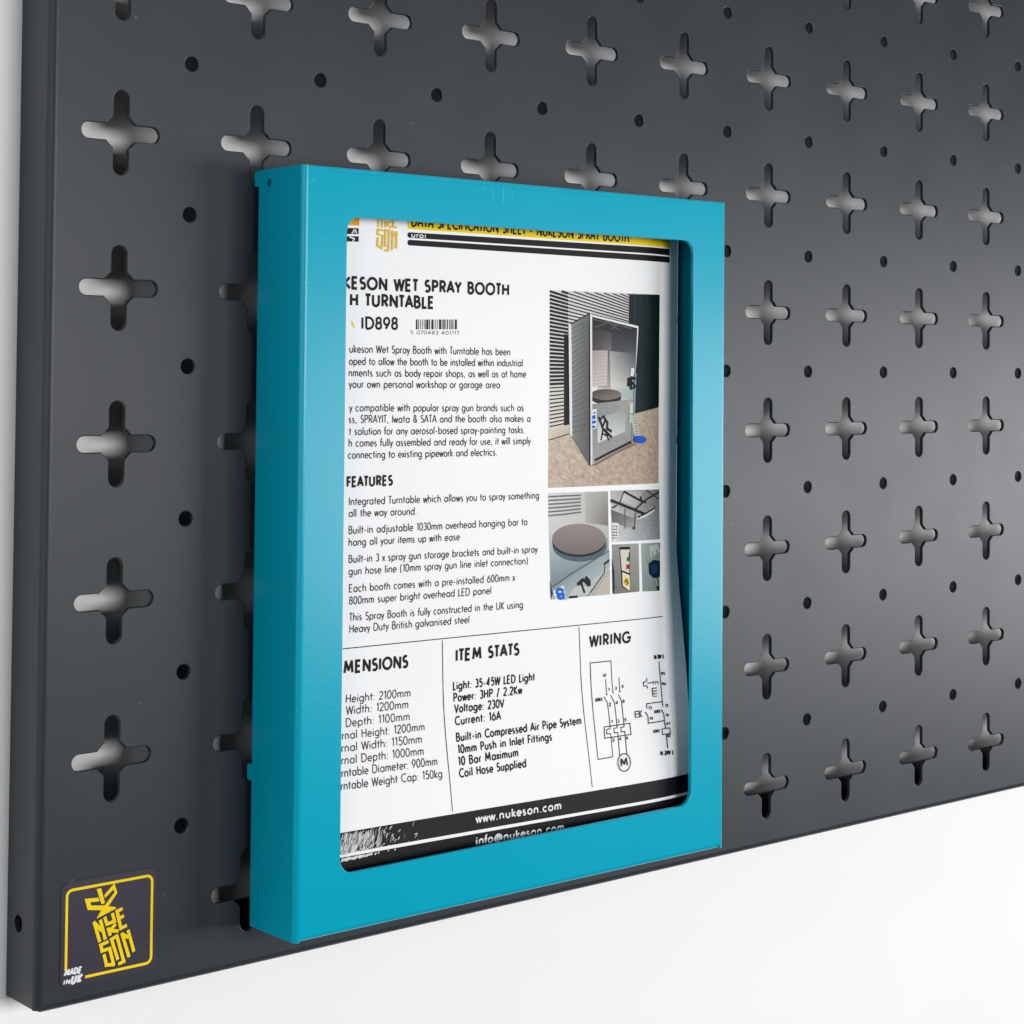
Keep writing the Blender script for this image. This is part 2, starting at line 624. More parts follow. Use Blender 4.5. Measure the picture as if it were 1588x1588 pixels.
# a plain geometric alphabet drawn as strokes: capital height 1, small letters 0.62
def G(*a): return a
C_ = lambda cx, cy, rx, ry, a0=0, a1=360, n=14: arc(cx, cy, rx, ry, a0, a1, n)
GLYPH = {
 'A': G(.74, [[(0, 0), (.37, 1), (.74, 0)], [(.13, .32), (.61, .32)]]),
 'B': G(.54, [[(0, 0), (0, 1), (.26, 1)] + C_(.26, .77, .21, .23, 90, -90, 8) + [(0, .54)], [(.24, .54)] + C_(.26, .27, .28, .27, 90, -90, 8) + [(0, 0)]]),
 'C': G(.74, [C_(.48, .5, .48, .5, 50, 310)]),
 'D': G(.70, [[(0, 0), (0, 1), (.22, 1)] + C_(.22, .5, .48, .5, 90, -90, 10) + [(0, 0)]]),
 'E': G(.46, [[(.46, 1), (0, 1), (0, 0), (.46, 0)], [(0, .52), (.41, .52)]]),
 'F': G(.44, [[(.44, 1), (0, 1), (0, 0)], [(0, .52), (.39, .52)]]),
 'G': G(.86, [C_(.48, .5, .48, .5, 48, 330), [(.90, .27), (.90, .47), (.54, .47)]]),
 'H': G(.62, [[(0, 0), (0, 1)], [(.62, 0), (.62, 1)], [(0, .52), (.62, .52)]]),
 'I': G(.02, [[(.01, 0), (.01, 1)]]),
 'J': G(.34, [[(.34, 1), (.34, .2)] + C_(.14, .2, .2, .2, 0, -130, 6)]),
 'K': G(.56, [[(0, 0), (0, 1)], [(.52, 1), (.04, .5), (.56, 0)]]),
 'L': G(.42, [[(0, 1), (0, 0), (.42, 0)]]),
 'M': G(.86, [[(0, 0), (.10, 1), (.43, .25), (.76, 1), (.86, 0)]]),
 'N': G(.66, [[(0, 0), (0, 1), (.66, 0), (.66, 1)]]),
 'O': G(.94, [C_(.47, .5, .47, .5, 0, 360, 20)]),
 'P': G(.50, [[(0, 0), (0, 1), (.24, 1)] + C_(.24, .74, .26, .26, 90, -90, 8) + [(0, .48)]]),
 'R': G(.54, [[(0, 0), (0, 1), (.24, 1)] + C_(.24, .74, .26, .26, 90, -90, 8) + [(0, .48)], [(.22, .48), (.54, 0)]]),
 'S': G(.48, [C_(.24, .75, .21, .25, 40, 250, 8) + C_(.24, .27, .24, .27, 80, -145, 9)]),
 'T': G(.54, [[(0, 1), (.54, 1)], [(.27, 1), (.27, 0)]]),
 'U': G(.62, [[(0, 1), (0, .31)] + C_(.31, .31, .31, .31, 180, 360, 10) + [(.62, 1)]]),
 'V': G(.70, [[(0, 1), (.35, 0), (.70, 1)]]),
 'W': G(1.0, [[(0, 1), (.25, 0), (.5, .95), (.75, 0), (1.0, 1)]]),
 'X': G(.60, [[(0, 0), (.60, 1)], [(.60, 0), (0, 1)]]),
 'Y': G(.62, [[(0, 1), (.31, .48), (.62, 1)], [(.31, .48), (.31, 0)]]),
 'a': G(.58, [C_(.29, .31, .29, .31), [(.58, .62), (.58, 0)]]),
 'b': G(.58, [[(0, 1.02), (0, 0)], C_(.29, .31, .29, .31)]),
 'c': G(.46, [C_(.29, .31, .29, .31, 50, 310, 10)]),
 'd': G(.58, [C_(.29, .31, .29, .31), [(.58, 1.02), (.58, 0)]]),
 'e': G(.56, [[(.02, .32), (.56, .32)] + C_(.28, .31, .28, .31, 5, 318, 12)]),
 'f': G(.30, [C_(.28, .84, .16, .18, 70, 180, 5) + [(.12, 0)], [(-.04, .60), (.34, .60)]]),
 'g': G(.58, [C_(.29, .31, .29, .31), [(.58, .62), (.58, -.06)] + C_(.30, -.06, .28, .24, 0, -150, 7)]),
 'h': G(.48, [[(0, 1.02), (0, 0)], [(0, .36)] + C_(.24, .38, .24, .24, 180, 0, 8) + [(.48, 0)]]),
 'i': G(.04, [[(.02, .62), (.02, 0)], [(.02, .92), (.02, .80)]]),
 'j': G(.10, [[(.08, .62), (.08, -.15), (-.02, -.28)], [(.08, .92), (.08, .80)]]),
 'k': G(.44, [[(0, 1.02), (0, 0)], [(.40, .62), (.03, .32), (.44, 0)]]),
 'l': G(.02, [[(.01, 1.02), (.01, 0)]]),
 'm': G(.80, [[(0, .62), (0, 0)], [(0, .38)] + C_(.20, .42, .20, .20, 180, 0, 7) + [(.40, 0)], [(.40, .38)] + C_(.60, .42, .20, .20, 180, 0, 7) + [(.80, 0)]]),
 'n': G(.48, [[(0, .62), (0, 0)], [(0, .36)] + C_(.24, .38, .24, .24, 180, 0, 8) + [(.48, 0)]]),
 'o': G(.60, [C_(.30, .31, .30, .31)]),
 'p': G(.58, [[(0, .62), (0, -.30)], C_(.29, .31, .29, .31)]),
 'q': G(.58, [C_(.29, .31, .29, .31), [(.58, .62), (.58, -.30)]]),
 'r': G(.26, [[(0, .62), (0, 0)], [(0, .40)] + C_(.22, .40, .22, .22, 180, 80, 5)]),
 's': G(.34, [C_(.17, .46, .14, .16, 40, 250, 6) + C_(.17, .16, .17, .16, 80, -140, 7)]),
 't': G(.38, [[(.19, .90), (.19, 0)], [(0, .60), (.38, .60)]]),
 'u': G(.48, [[(0, .62), (0, .24)] + C_(.24, .24, .24, .24, 180, 360, 8), [(.48, .62), (.48, 0)]]),
 'v': G(.48, [[(0, .62), (.24, 0), (.48, .62)]]),
 'w': G(.74, [[(0, .62), (.19, 0), (.37, .60), (.55, 0), (.74, .62)]]),
 'x': G(.44, [[(0, 0), (.44, .62)], [(.44, 0), (0, .62)]]),
 'y': G(.48, [[(0, .62), (.26, 0)], [(.48, .62), (.12, -.30)]]),
 'z': G(.42, [[(0, .62), (.42, .62), (0, 0), (.42, 0)]]),
 '0': G(.56, [C_(.28, .5, .28, .5, 0, 360, 18)]),
 '1': G(.20, [[(0, .82), (.18, 1), (.18, 0)]]),
 '2': G(.50, [C_(.25, .73, .25, .27, 165, -30, 8) + [(0, 0), (.52, 0)]]),
 '3': G(.48, [C_(.23, .76, .21, .24, 150, -80, 8), C_(.23, .27, .25, .27, 85, -150, 9)]),
 '4': G(.56, [[(.42, 0), (.42, 1), (0, .26), (.56, .26)]]),
 '5': G(.48, [[(.44, 1), (.10, 1), (.05, .58)] + C_(.22, .32, .26, .32, 115, -140, 9)]),
 '6': G(.54, [C_(.27, .32, .27, .32), [(.03, .44), (.36, 1)]]),
 '7': G(.50, [[(0, 1), (.50, 1), (.14, 0)]]),
 '8': G(.52, [C_(.26, .76, .22, .24), C_(.26, .27, .26, .27)]),
 '9': G(.54, [C_(.27, .68, .27, .32), [(.51, .56), (.18, 0)]]),
 ':': G(.06, [[(.03, .06), (.03, -.04)], [(.03, .58), (.03, .48)]]),
 '.': G(.08, [[(.04, .06), (.04, -.05)]]),
 ',': G(.08, [[(.06, .08), (.02, -.14)]]),
 '-': G(.28, [[(0, .34), (.28, .34)]]),
 '/': G(.36, [[(0, -.1), (.36, 1.08)]]),
 '(': G(.18, [C_(.34, .42, .34, .70, 125, 235, 6)]),
 ')': G(.18, [C_(-.16, .42, .34, .70, 55, -55, 6)]),
 '&': G(.62, [[(.62, 0), (.10, .72)] + C_(.26, .82, .17, .18, 200, -20, 7) + [(.08, .40)] + C_(.24, .24, .24, .24, 140, 330, 8) + [(.58, .46)]]),
 '@': G(.96, [C_(.48, .36, .20, .22), [(.70, .58), (.68, .2)] + C_(.48, .36, .48, .50, -18, 290, 18)]),
 ' ': G(.22, []),
}

INK = (24, 24, 28)


def lines(pr, rows, cap, w, col=INK):
    for s, x0, y0, x1, y1 in rows:
        pr.text(s, at(x0, y0), at(x1, y1), cap, w, col)


# headings
for nm, rows, h, w in (('title_text', (('KESON WET SPRAY BOOTH', 534, 446.6, 787.5, 457.4), ('H TURNTABLE', 544, 473.2, 671, 477.6)), 3.0, .265),
                       ('code_text', (('ID898', 561.5, 509.6, 615.5, 510.3),), 3.05, .22),
                       ('heading_text', (('FEATURES', 538.5, 754.5, 607.5, 751.6),), 2.45, .27),
                       ('heading_text', (('MENSIONS', 534, 1043.6, 631, 1034),), 3.0, .26),
                       ('heading_text', (('ITEM STATS', 707.5, 1024.7, 803.5, 1014.6),), 3.0, .265),
                       ('heading_text', (('WIRING', 914.2, 1002.3, 976, 995.3),), 3.0, .265)):
    pr = Print()
    lines(pr, rows, h, w)
    pr.done(nm, sheet)

# paragraphs
P1 = (('ukeson Wet Spray Booth with Turntable has been', 542, 546.4, 790, 550.8),
      ('oped to allow the booth to be installed within industrial', 541.5, 565.5, 809.5, 568),
      ('nments such as body repair shops, as well as at home', 541, 583.4, 815, 585.2),
      ('your own personal workshop or garage area', 541, 601, 774.3, 601.8))
P2 = (('y compatible with popular spray gun brands such as', 541.5, 637.6, 811, 637.4),
      ('ss, SPRAYIT, Iwata & SATA and the booth also makes a', 540.8, 655.7, 821.5, 654),
      ('t solution for any aerosol-based spray-painting tasks.', 540.8, 674.4, 812.9, 671.4),
      ('h comes fully assembled and ready for use, it will simply', 540.8, 692.5, 822, 688.6),
      ('connecting to existing pipework and electrics.', 539.7, 711, 769.8, 706.2))
P3 = (('Integrated Turntable which allows you to spray something', 541.3, 783.2, 835, 772.9),
      ('all the way around.', 540.8, 801.5, 645, 797.9),
      ('Built-in adjustable 1030mm overhead hanging bar to', 540.8, 827.8, 817, 814),
      ('hang all your items up with ease', 540.8, 846.5, 712, 837.4),
      ('Built-in 3 x spray gun storage brackets and built-in spray', 540.8, 872.7, 832.8, 856.4),
      ('gun hose line (10mm spray gun line inlet connection)', 540.8, 891.6, 817.4, 874.4),
      ('Each booth comes with a pre-installed 600mm x', 541.3, 918.2, 798, 900.2),
      ('800mm super bright overhead LED panel', 541.3, 937.2, 760.7, 920.6),
      ('This Spray Booth is fully constructed in the UK using', 541.3, 962.8, 810, 942.4),
      ('Heavy Duty British galvanised steel', 542, 981, 726.7, 965.8))
for rows in (P1, P2, P3):
    pr = Print()
    lines(pr, rows, 2.02, .155, (76, 76, 80))
    pr.done('paragraph', sheet)
pr = Print()
lines(pr, (('Height: 2100mm', 536.4, 1089.8, 635.3, 1079.8), ('Width: 1200mm', 536.4, 1107.9, 632, 1097.7),
           ('Depth: 1100mm', 536.4, 1127, 634.2, 1116.5), ('rnal Height: 1200mm', 530.7, 1146.7, 657.3, 1132.4),
           ('rnal Width: 1150mm', 530, 1166, 653.2, 1151.6), ('rnal Depth: 1000mm', 530, 1185.2, 656, 1170.2),
           ('rntable Diameter: 900mm', 530, 1205, 677.3, 1186), ('rntable Weight Cap: 150kg', 529, 1225, 684.8, 1205)), 2.15, .155, (84, 84, 88))
pr.done('dimension_text', sheet)
pr = Print()
lines(pr, (('Light: 35-45W LED Light', 702.8, 1069.6, 828.7, 1054.9), ('Power: 3HP / 2.2Kw', 703.6, 1087.8, 809, 1075.2),
           ('Voltage: 230V', 704.7, 1105, 781, 1096.2), ('Current: 16A', 705.9, 1124, 776, 1115.4),
           ('Built-in Compressed Air Pipe System', 708, 1149.6, 900.5, 1122.6), ('10mm Push in Inlet Fittings', 710.4, 1168.2, 854.8, 1147.6),
           ('10 Bar Maximum', 711.3, 1186.6, 802.6, 1172.4), ('Coil Hose Supplied', 712.6, 1205.2, 815, 1189)), 2.2, .215, (24, 24, 28))
pr.done('specification_text', sheet)

# rules
pr = Print()
for a, b in (((524, 1006.9), (1027.5, 955.8)), ((685.5, 993), (701.3, 1257.8)), ((897.4, 972), (918, 1221.2))):
    pr.line([at(*a), at(*b)], .28, (58, 58, 62))
pr.done('ruled_line', sheet)

# barcode
pr = Print()
x = 644.6
i = 0
while x < 707:
    w = random.choice((1.2, 1.6, 2.4, 3.4))
    col = (120, 30, 60) if 3 <= i <= 3 else random.choice(((40, 40, 44), (60, 60, 64), (110, 110, 112)))
    pr.poly([at(x, 495.4), at(x + w, 495.5), at(x + w, 510.8), at(x, 510.8)], col, 0)
    x += w + random.choice((1.0, 1.3, 2.0))
    i += 1
lines(pr, (('5 070483 401117', 636.5, 518, 711.5, 519),), .95, .16, (60, 60, 64))
pr.done('barcode', sheet)

# header
YEL = (255, 224, 8)
pr = Print()
pr.quad((at(632, 320), at(1039, 361), at(1039, 384.6), at(632, 355)), YEL, 16, 1)
pr.text('DATA SPECIFICATION SHEET - NUKESON SPRAY BOOTH', at(638.5, 350.6), at(974, 375.2), 3.0, .2, INK)
b1 = pr.done('header_band', sheet)
pr = Print()
pr.quad((at(634, 360.2), at(1038, 386.2), at(1038, 396.2), at(634, 368.8)), (30, 28, 34), 16, 1)
pr.quad((at(634, 371.8), at(1038, 398.4), at(1038, 407.8), at(634, 380.6)), (30, 28, 34), 16, 1)
for yy in (364.5, 376.2):
    cx_, cy_ = at(634, yy)
    pr.poly([(cx_ + .55 * math.cos(a), cy_ + .72 * math.sin(a)) for a in [math.radians(90 + 180 * k / 8) for k in range(9)]], (30, 28, 34))
pr.text('uroi', at(638, 367.6), at(659, 369.2), 1.35, .24, (245, 245, 245))
pr.done('header_bar', sheet)
pr = Print()  # flat orange and black blocks at the sheet's top left
pr.poly([at(538, 325), at(556.7, 325), at(556.7, 350), at(538, 349)], (250, 178, 10))
pr.quad((at(534, 353.5), at(555.5, 354), at(556, 363), at(534, 363)), (20, 20, 22))
pr.quad((at(534, 366), at(556, 366.5), at(555.5, 375), at(534, 374.5)), (20, 20, 22))
pr.line([at(545, 362.5), at(548, 357), at(551, 357), at(553, 362)], .35, (240, 240, 240))
pr.line([at(549, 361.5), at(549.5, 358.5)], .3, (240, 240, 240))
pr.line([at(541, 367), at(545, 368.5), at(549, 370.5), at(546, 374.8)], .45, (240, 240, 240))
pr.done('corner_patch', sheet)

# footer
pr = Print()
DK = (34, 33, 39)
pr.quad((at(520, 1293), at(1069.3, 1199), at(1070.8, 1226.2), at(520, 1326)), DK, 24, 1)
pr.quad((at(520, 1331.4), at(1071, 1230.6), at(1072.5, 1262), at(520, 1366)), (28, 27, 33), 24, 1)
for _ in range(330):                                   # pale slivers paint the cover's glare towards the left corner
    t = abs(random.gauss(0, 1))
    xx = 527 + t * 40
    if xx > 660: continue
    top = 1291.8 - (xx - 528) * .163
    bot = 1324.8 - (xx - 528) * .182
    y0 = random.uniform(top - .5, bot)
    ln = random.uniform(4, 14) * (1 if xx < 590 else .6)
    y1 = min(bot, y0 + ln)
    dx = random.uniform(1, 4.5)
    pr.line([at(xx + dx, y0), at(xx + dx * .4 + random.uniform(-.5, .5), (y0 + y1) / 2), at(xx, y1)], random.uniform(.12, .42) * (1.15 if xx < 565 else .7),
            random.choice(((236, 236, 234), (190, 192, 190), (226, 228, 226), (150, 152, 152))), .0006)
for _ in range(70):  # more painted glare streaks across the white stripe and lower band
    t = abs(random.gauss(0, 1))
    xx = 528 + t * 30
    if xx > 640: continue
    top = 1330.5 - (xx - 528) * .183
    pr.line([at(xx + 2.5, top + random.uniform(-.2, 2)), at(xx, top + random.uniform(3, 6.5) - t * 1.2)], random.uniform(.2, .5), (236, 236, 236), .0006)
pr.text('www.nukeson.com', at(737, 1275.2), at(868, 1254), 2.15, .23, (244, 244, 244))
pr.text('info@nukeson.com', at(737.5, 1309.4), at(872, 1287.4), 2.15, .23, (244, 244, 244))
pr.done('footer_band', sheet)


# product photographs printed on the sheet
def Z(ox, oy, s=4.411):
    return lambda x, y: at(ox + x / s, oy + y / s)


z6 = Z(820, 420)
pr = Print()
q = lambda f, *pts: [f(*p) for p in pts]
pr.quad(q(z6, (147, 132), (893, 163), (885, 1452), (130, 1485)), ((214, 203, 190), (206, 192, 176), (188, 168, 150), (206, 190, 174)), 60, 90, jit=9)
pr.quad(q(z6, (147, 132), (690, 155), (690, 990), (133, 1158)), ((226, 226, 224), (222, 222, 220), (205, 200, 190), (228, 222, 212)), 3, 3)
k = 0
y = -70.0
while y < 1120:
    def L(x, yy): return (x, yy + (690 - yy) * (x - 145) / 1750)
    xe = 690 if y < 420 else 276
    seg = lambda xa, xb, w, c: pr.line([z6(*L(xa, y)), z6(*L((xa + xb) / 2, y)), z6(*L(xb, y))], w, c, 0)
    top = lambda x: 136 + .043 * (x - 147)
    xs = 141
    while L(xs, y)[1] < top(xs) and xs < xe: xs += 4
    if xs < 262:
        seg(xs, 266, .74 if y < 800 else .40, (26, 26, 30))
    if xe > 300 and xs < xe:
        seg(max(xs, 262), xe, .40, (38, 38, 42))
    elif y > 300 and xe < 300:
        seg(238, 275, 1.15, (20, 20, 22))
    y += 26.4
pr.off += .012
pr.quad(q(z6, (140, 1085), (278, 1050), (278, 1116), (134, 1158)), ((226, 215, 198), (214, 204, 190), (200, 188, 172), (222, 210, 192)), 2, 1)
pr.line(q(z6, (133, 1158), (282, 1112)), .3, (70, 64, 58))
pr.poly(q(z6, (684, 160), (893, 164), (887, 932), (724, 976), (746, 378), (682, 360)), (12, 42, 45))
pr.quad(q(z6, (748, 166), (892, 166), (887, 932), (740, 960)), ((14, 52, 56), (8, 34, 36), (10, 30, 32), (16, 44, 46)), 14, 20, jit=4)
for xa, c in ((712, (40, 62, 64)), (748, (32, 52, 54)), (790, (26, 48, 50)), (842, (12, 28, 30))):
    pr.quad(q(z6, (xa, 168), (xa + 16, 168), (xa + 22, 700), (xa + 14, 700)), (c, c, (18, 38, 40), (18, 38, 40)), 1, 2)
for _ in range(520):
    xx, yy = random.uniform(140, 880), random.uniform(1010, 1445)
    if yy < 1160 - (xx - 134) * .3 + (40 if xx < 700 else 0): continue
    r_ = random.uniform(1.0, 3.4)
    c = random.choice(((168, 150, 132), (150, 132, 116), (222, 206, 190)))
    pr.poly(q(z6, (xx - r_, yy), (xx, yy - r_), (xx + r_, yy), (xx, yy + r_)), c, 0)
pr.off += .012
pr.poly(q(z6, (420, 1335), (560, 1235), (700, 1175), (740, 1185), (600, 1250), (460, 1330)), (150, 128, 110))
pr.poly(q(z6, (268, 372), (288, 362), (294, 1140), (276, 1118)), (236, 238, 238))
pr.quad(q(z6, (286, 364), (410, 294), (413, 1332), (293, 1138)), ((150, 153, 152), (112, 114, 116), (104, 104, 106), (140, 143, 142)), 10, 40, jit=3)
for k in range(22):
    t = (k + 1) / 23
    pr.line(q(z6, (287 + 5 * t, 364 + 774 * t), (410 + 2 * t, 310 + 640 * t + 180 * t * t)), .16, (92, 94, 96), .001)
pr.line(q(z6, (411, 294), (414, 1332)), .5, (40, 40, 42))
pr.poly(q(z6, (412, 292), (748, 375), (694, 1178), (418, 1332)), (238, 240, 240))
pr.line(q(z6, (286, 364), (411, 292), (748, 376), (724, 880)), .28, (36, 36, 38))
pr.quad(q(z6, (428, 314), (736, 392), (718, 880), (426, 906)), ((52, 52, 56), (60, 62, 72), (196, 204, 202), (214, 212, 206)), 14, 24, jit=3)
pr.quad(q(z6, (428, 314), (736, 392), (730, 560), (428, 545)), ((44, 44, 46), (50, 52, 62), (96, 98, 106), (92, 90, 90)), 4, 3)
pr.quad(q(z6, (428, 400), (560, 420), (558, 545), (428, 545)), ((70, 68, 68), (84, 84, 88), (130, 128, 128), (84, 80, 80)), 2, 2)
for a, b in (((430, 330), (700, 395)), ((450, 385), (560, 345)), ((520, 338), (620, 410)), ((600, 362), (560, 400))):
    pr.line(q(z6, a, b), .22, (120, 118, 118))
pr.quad(q(z6, (427, 545), (534, 545), (530, 782), (426, 796)), ((176, 168, 166), (205, 196, 192), (224, 216, 212), (220, 208, 204)), 2, 2)
for k in range(10):
    pr.line(q(z6, (427, 560 + 24 * k), (532, 558 + 23 * k)), .14, (186, 170, 168), 0)
for k in range(6):
    pr.line(q(z6, (440 + 17 * k, 548), (439 + 17 * k, 788)), .12, (190, 176, 174), 0)
pr.off += .01
pr.quad(q(z6, (545, 548), (727, 566), (720, 800), (552, 806)), ((176, 176, 172), (96, 98, 104), (190, 198, 196), (226, 226, 218)), 10, 12, jit=2)
pr.quad(q(z6, (426, 796), (552, 806), (720, 800), (717, 884)), ((222, 222, 218), (222, 222, 216), (170, 186, 188), (176, 188, 190)), 2, 2)
ell = lambda cx, cy, rx, ry, n=24, a0=0, a1=360: arc(cx, cy, rx, ry, a0, a1, n)
pr.poly([z6(max(426, x), y) for x, y in ell(520, 868, 106, 44)], (26, 26, 28))
pr.poly([z6(max(426, x), y) for x, y in ell(522, 846, 104, 38)], [(120 + 26 * math.cos(2 * math.pi * (k - 3) / 24), 110 + 24 * math.cos(2 * math.pi * (k - 3) / 24), 106 + 22 * math.cos(2 * math.pi * (k - 3) / 24)) for k in range(25)])
pr.line(q(z6, (430, 886), (520, 892), (620, 868)), .3, (66, 66, 68))
pr.quad(q(z6, (418, 912), (716, 876), (694, 1178), (418, 1332)), ((150, 153, 151), (176, 179, 178), (160, 162, 160), (172, 174, 172)), 16, 22, jit=3)
pr.poly(q(z6, (412, 292), (426, 296), (428, 1320), (416, 1334)), (236, 238, 238))
pr.line(q(z6, (444, 1296), (560, 1236), (694, 1168)), .75, (30, 28, 28))
pr.poly(q(z6, (686, 1160), (694, 1156), (693, 1182), (686, 1186)), (26, 26, 26))
pr.quad(q(z6, (460, 1010), (656, 950), (652, 1098), (464, 1178)), ((196, 200, 200), (168, 172, 174), (206, 208, 208), (232, 232, 232)), 2, 2)
for pl, w in ((((470, 1000), (500, 1080), (560, 1140)), .9), (((500, 990), (530, 1040), (528, 1080), (560, 1100)), .9), (((520, 1010), (500, 1060)), .7),
              (((500, 1080), (486, 1160)), .6), (((512, 1090), (540, 1160)), .6), (((496, 1000), (470, 1030)), .6), (((490, 1110), (530, 1130)), .5)):
    pr.line(q(z6, *pl), w, (18, 18, 20))
pr.poly(q(z6, (418, 950), (456, 944), (456, 1076), (422, 1084)), (232, 236, 240))
for pl in (((428, 975), (446, 960), (446, 978)), ((424, 990), (448, 986), (448, 1012), (426, 1016)), ((424, 1025), (448, 1022), (450, 1040), (426, 1048)), ((424, 1060), (436, 1056), (452, 1066), (426, 1080))):
    pr.poly(q(z6, *pl), (28, 104, 206))
pr.poly(q(z6, (680, 905), (705, 900), (702, 972), (680, 975)), (214, 226, 200))
pr.poly(q(z6, (680, 985), (702, 982), (698, 1040), (678, 1042)), (206, 214, 186))
pr.line(q(z6, (722, 700), (714, 890), (700, 1150)), .6, (152, 172, 196))
pr.poly(q(z6, (690, 664), (712, 668), (708, 720), (684, 718)), (236, 238, 238))
for pl, w in ((((672, 790), (676, 742), (700, 732), (722, 740)), .9), (((690, 740), (690, 800), (700, 808)), .9), (((700, 760), (718, 790), (704, 806)), .7)):
    pr.line(q(z6, *pl), w, (18, 18, 22))
pr.line(q(z6, (712, 990), (716, 1060), (732, 1130)), 2.2, (196, 200, 190), .004, 99)
for k in range(7):
    pr.line(q(z6, (706 + 2.4 * k, 1010 + 18 * k), (726 + 2.4 * k, 1006 + 18 * k)), .22, (110, 112, 108), 0)
pr.off += .01
pr.poly([z6(x, y) for x, y in ell(752, 1154, 42, 26)], (24, 98, 208))
pr.poly(q(z6, (708, 1130), (735, 1128), (745, 1170), (712, 1168)), (24, 90, 196))
pr.done('product_photo', sheet)

z7 = Z(820, 720)
pr = Print()
pr.quad(q(z7, (130, 196), (540, 184), (552, 890), (148, 926)), ((232, 228, 226), (196, 196, 192), (200, 202, 198), (190, 196, 198)), 30, 50, jit=3)
for k in range(6):
    pr.line(q(z7, (132, 222 + 26 * k), (250, 216 + 25 * k), (355, 212 + 23 * k)), .5, (128, 124, 126), 0)
pr.off += .01
pr.quad(q(z7, (385, 190), (540, 184), (540, 420), (385, 400)), ((196, 196, 190), (176, 176, 172), (136, 130, 130), (190, 190, 186)), 2, 2)
pr.quad(q(z7, (140, 480), (540, 500), (545, 620), (150, 850)), ((206, 212, 214), (170, 172, 174), (160, 172, 176), (128, 146, 152)), 2, 2)
pr.poly([z7(x, y) for x, y in ell(345, 560, 186, 106)], (92, 112, 124))
pr.poly([z7(x, y) for x, y in ell(340, 530, 184, 104)], (32, 36, 44))
pr.poly([z7(x, y) for x, y in ell(340, 512, 184, 106)], [(146 - 16 * math.sin(2 * math.pi * k / 24), 136 - 16 * math.sin(2 * math.pi * k / 24), 134 - 16 * math.sin(2 * math.pi * k / 24)) for k in range(25)])
pr.quad(q(z7, (150, 850), (548, 590), (552, 700), (250, 930)), ((150, 164, 168), (168, 180, 182), (176, 188, 190), (188, 196, 198)), 2, 2)
pr.line(q(z7, (150, 846), (300, 740), (546, 592)), .3, (90, 104, 112))
pr.line(q(z7, (546, 650), (515, 680), (515, 740), (440, 850), (400, 900)), .35, (70, 76, 80))
pr.poly(q(z7, (506, 680), (546, 648), (548, 664), (514, 690)), (30, 32, 34))
pr.poly(q(z7, (520, 760), (552, 720), (552, 890), (430, 900)), (204, 196, 182))
pr.poly(q(z7, (262, 905), (300, 850), (340, 830), (420, 836), (410, 890)), (206, 208, 208))
for pl, w in ((((328, 824), (368, 790), (352, 800)), 1.1), (((352, 806), (378, 880)), .8), (((376, 786), (412, 830)), 1.3), (((384, 770), (410, 800), (412, 832)), 1.0), (((270, 910), (330, 904)), .7)):
    pr.line(q(z7, *pl), w, (22, 24, 26))
pr.poly(q(z7, (142, 790), (152, 850), (160, 880), (148, 926)), (58, 54, 50))
pr.poly(q(z7, (160, 868), (232, 826), (252, 918), (176, 924)), (232, 240, 246))
pr.line([z7(x, y) for x, y in ell(208, 872, 22, 18, 14)], 1.0, (30, 116, 214))
pr.line([z7(x, y) for x, y in ell(216, 902, 22, 14, 14)], 1.0, (30, 116, 214))
pr.done('product_photo', sheet)

pr = Print()
pr.quad(q(z7, (556, 180), (889, 171), (896, 512), (570, 532)), ((196, 196, 192), (126, 124, 124), (150, 156, 160), (224, 224, 224)), 30, 30, jit=5)
pr.quad(q(z7, (560, 310), (720, 370), (715, 440), (566, 400)), ((110, 106, 106), (150, 150, 152), (176, 178, 180), (120, 112, 112)), 2, 1)
pr.quad(q(z7, (650, 186), (780, 182), (740, 300), (630, 250)), ((214, 212, 208), (170, 168, 166), (186, 186, 186), (216, 214, 212)), 1, 1)
for pl, w, c in ((((557, 246), (680, 296), (792, 342)), 1.0, (34, 34, 36)), (((560, 262), (760, 342)), .4, (180, 180, 180)), (((648, 186), (760, 248), (800, 262)), .7, (30, 30, 32)),
                 (((760, 220), (770, 256)), .8, (26, 26, 28)), (((889, 188), (800, 240), (726, 306)), .6, (44, 44, 46)), (((800, 178), (889, 240)), .4, (60, 60, 62)),
                 (((738, 372), (800, 350), (858, 308)), .7, (226, 226, 226)), (((742, 364), (858, 302), (856, 284)), .5, (36, 36, 38)), (((655, 300), (656, 440)), .5, (120, 122, 124)),
                 (((726, 330), (722, 440)), .4, (70, 70, 72)), (((648, 188), (620, 262)), .35, (50, 50, 52)), (((566, 300), (600, 280)), .5, (20, 20, 22)), (((708, 432), (722, 440)), .8, (40, 40, 42))):
    pr.line(q(z7, *pl), w, c)
pr.poly(q(z7, (562, 398), (612, 402), (602, 524), (568, 526)), (238, 234, 238))
for k in range(5):
    for j in range(3):
        pr.poly(q(z7, (568 + j * 12, 420 + 20 * k), (577 + j * 12, 420 + 20 * k), (576 + j * 12, 430 + 20 * k), (567 + j * 12, 430 + 20 * k)), random.choice(((120, 90, 120), (90, 70, 90), (190, 150, 170))), 0)
pr.done('product_photo', sheet)

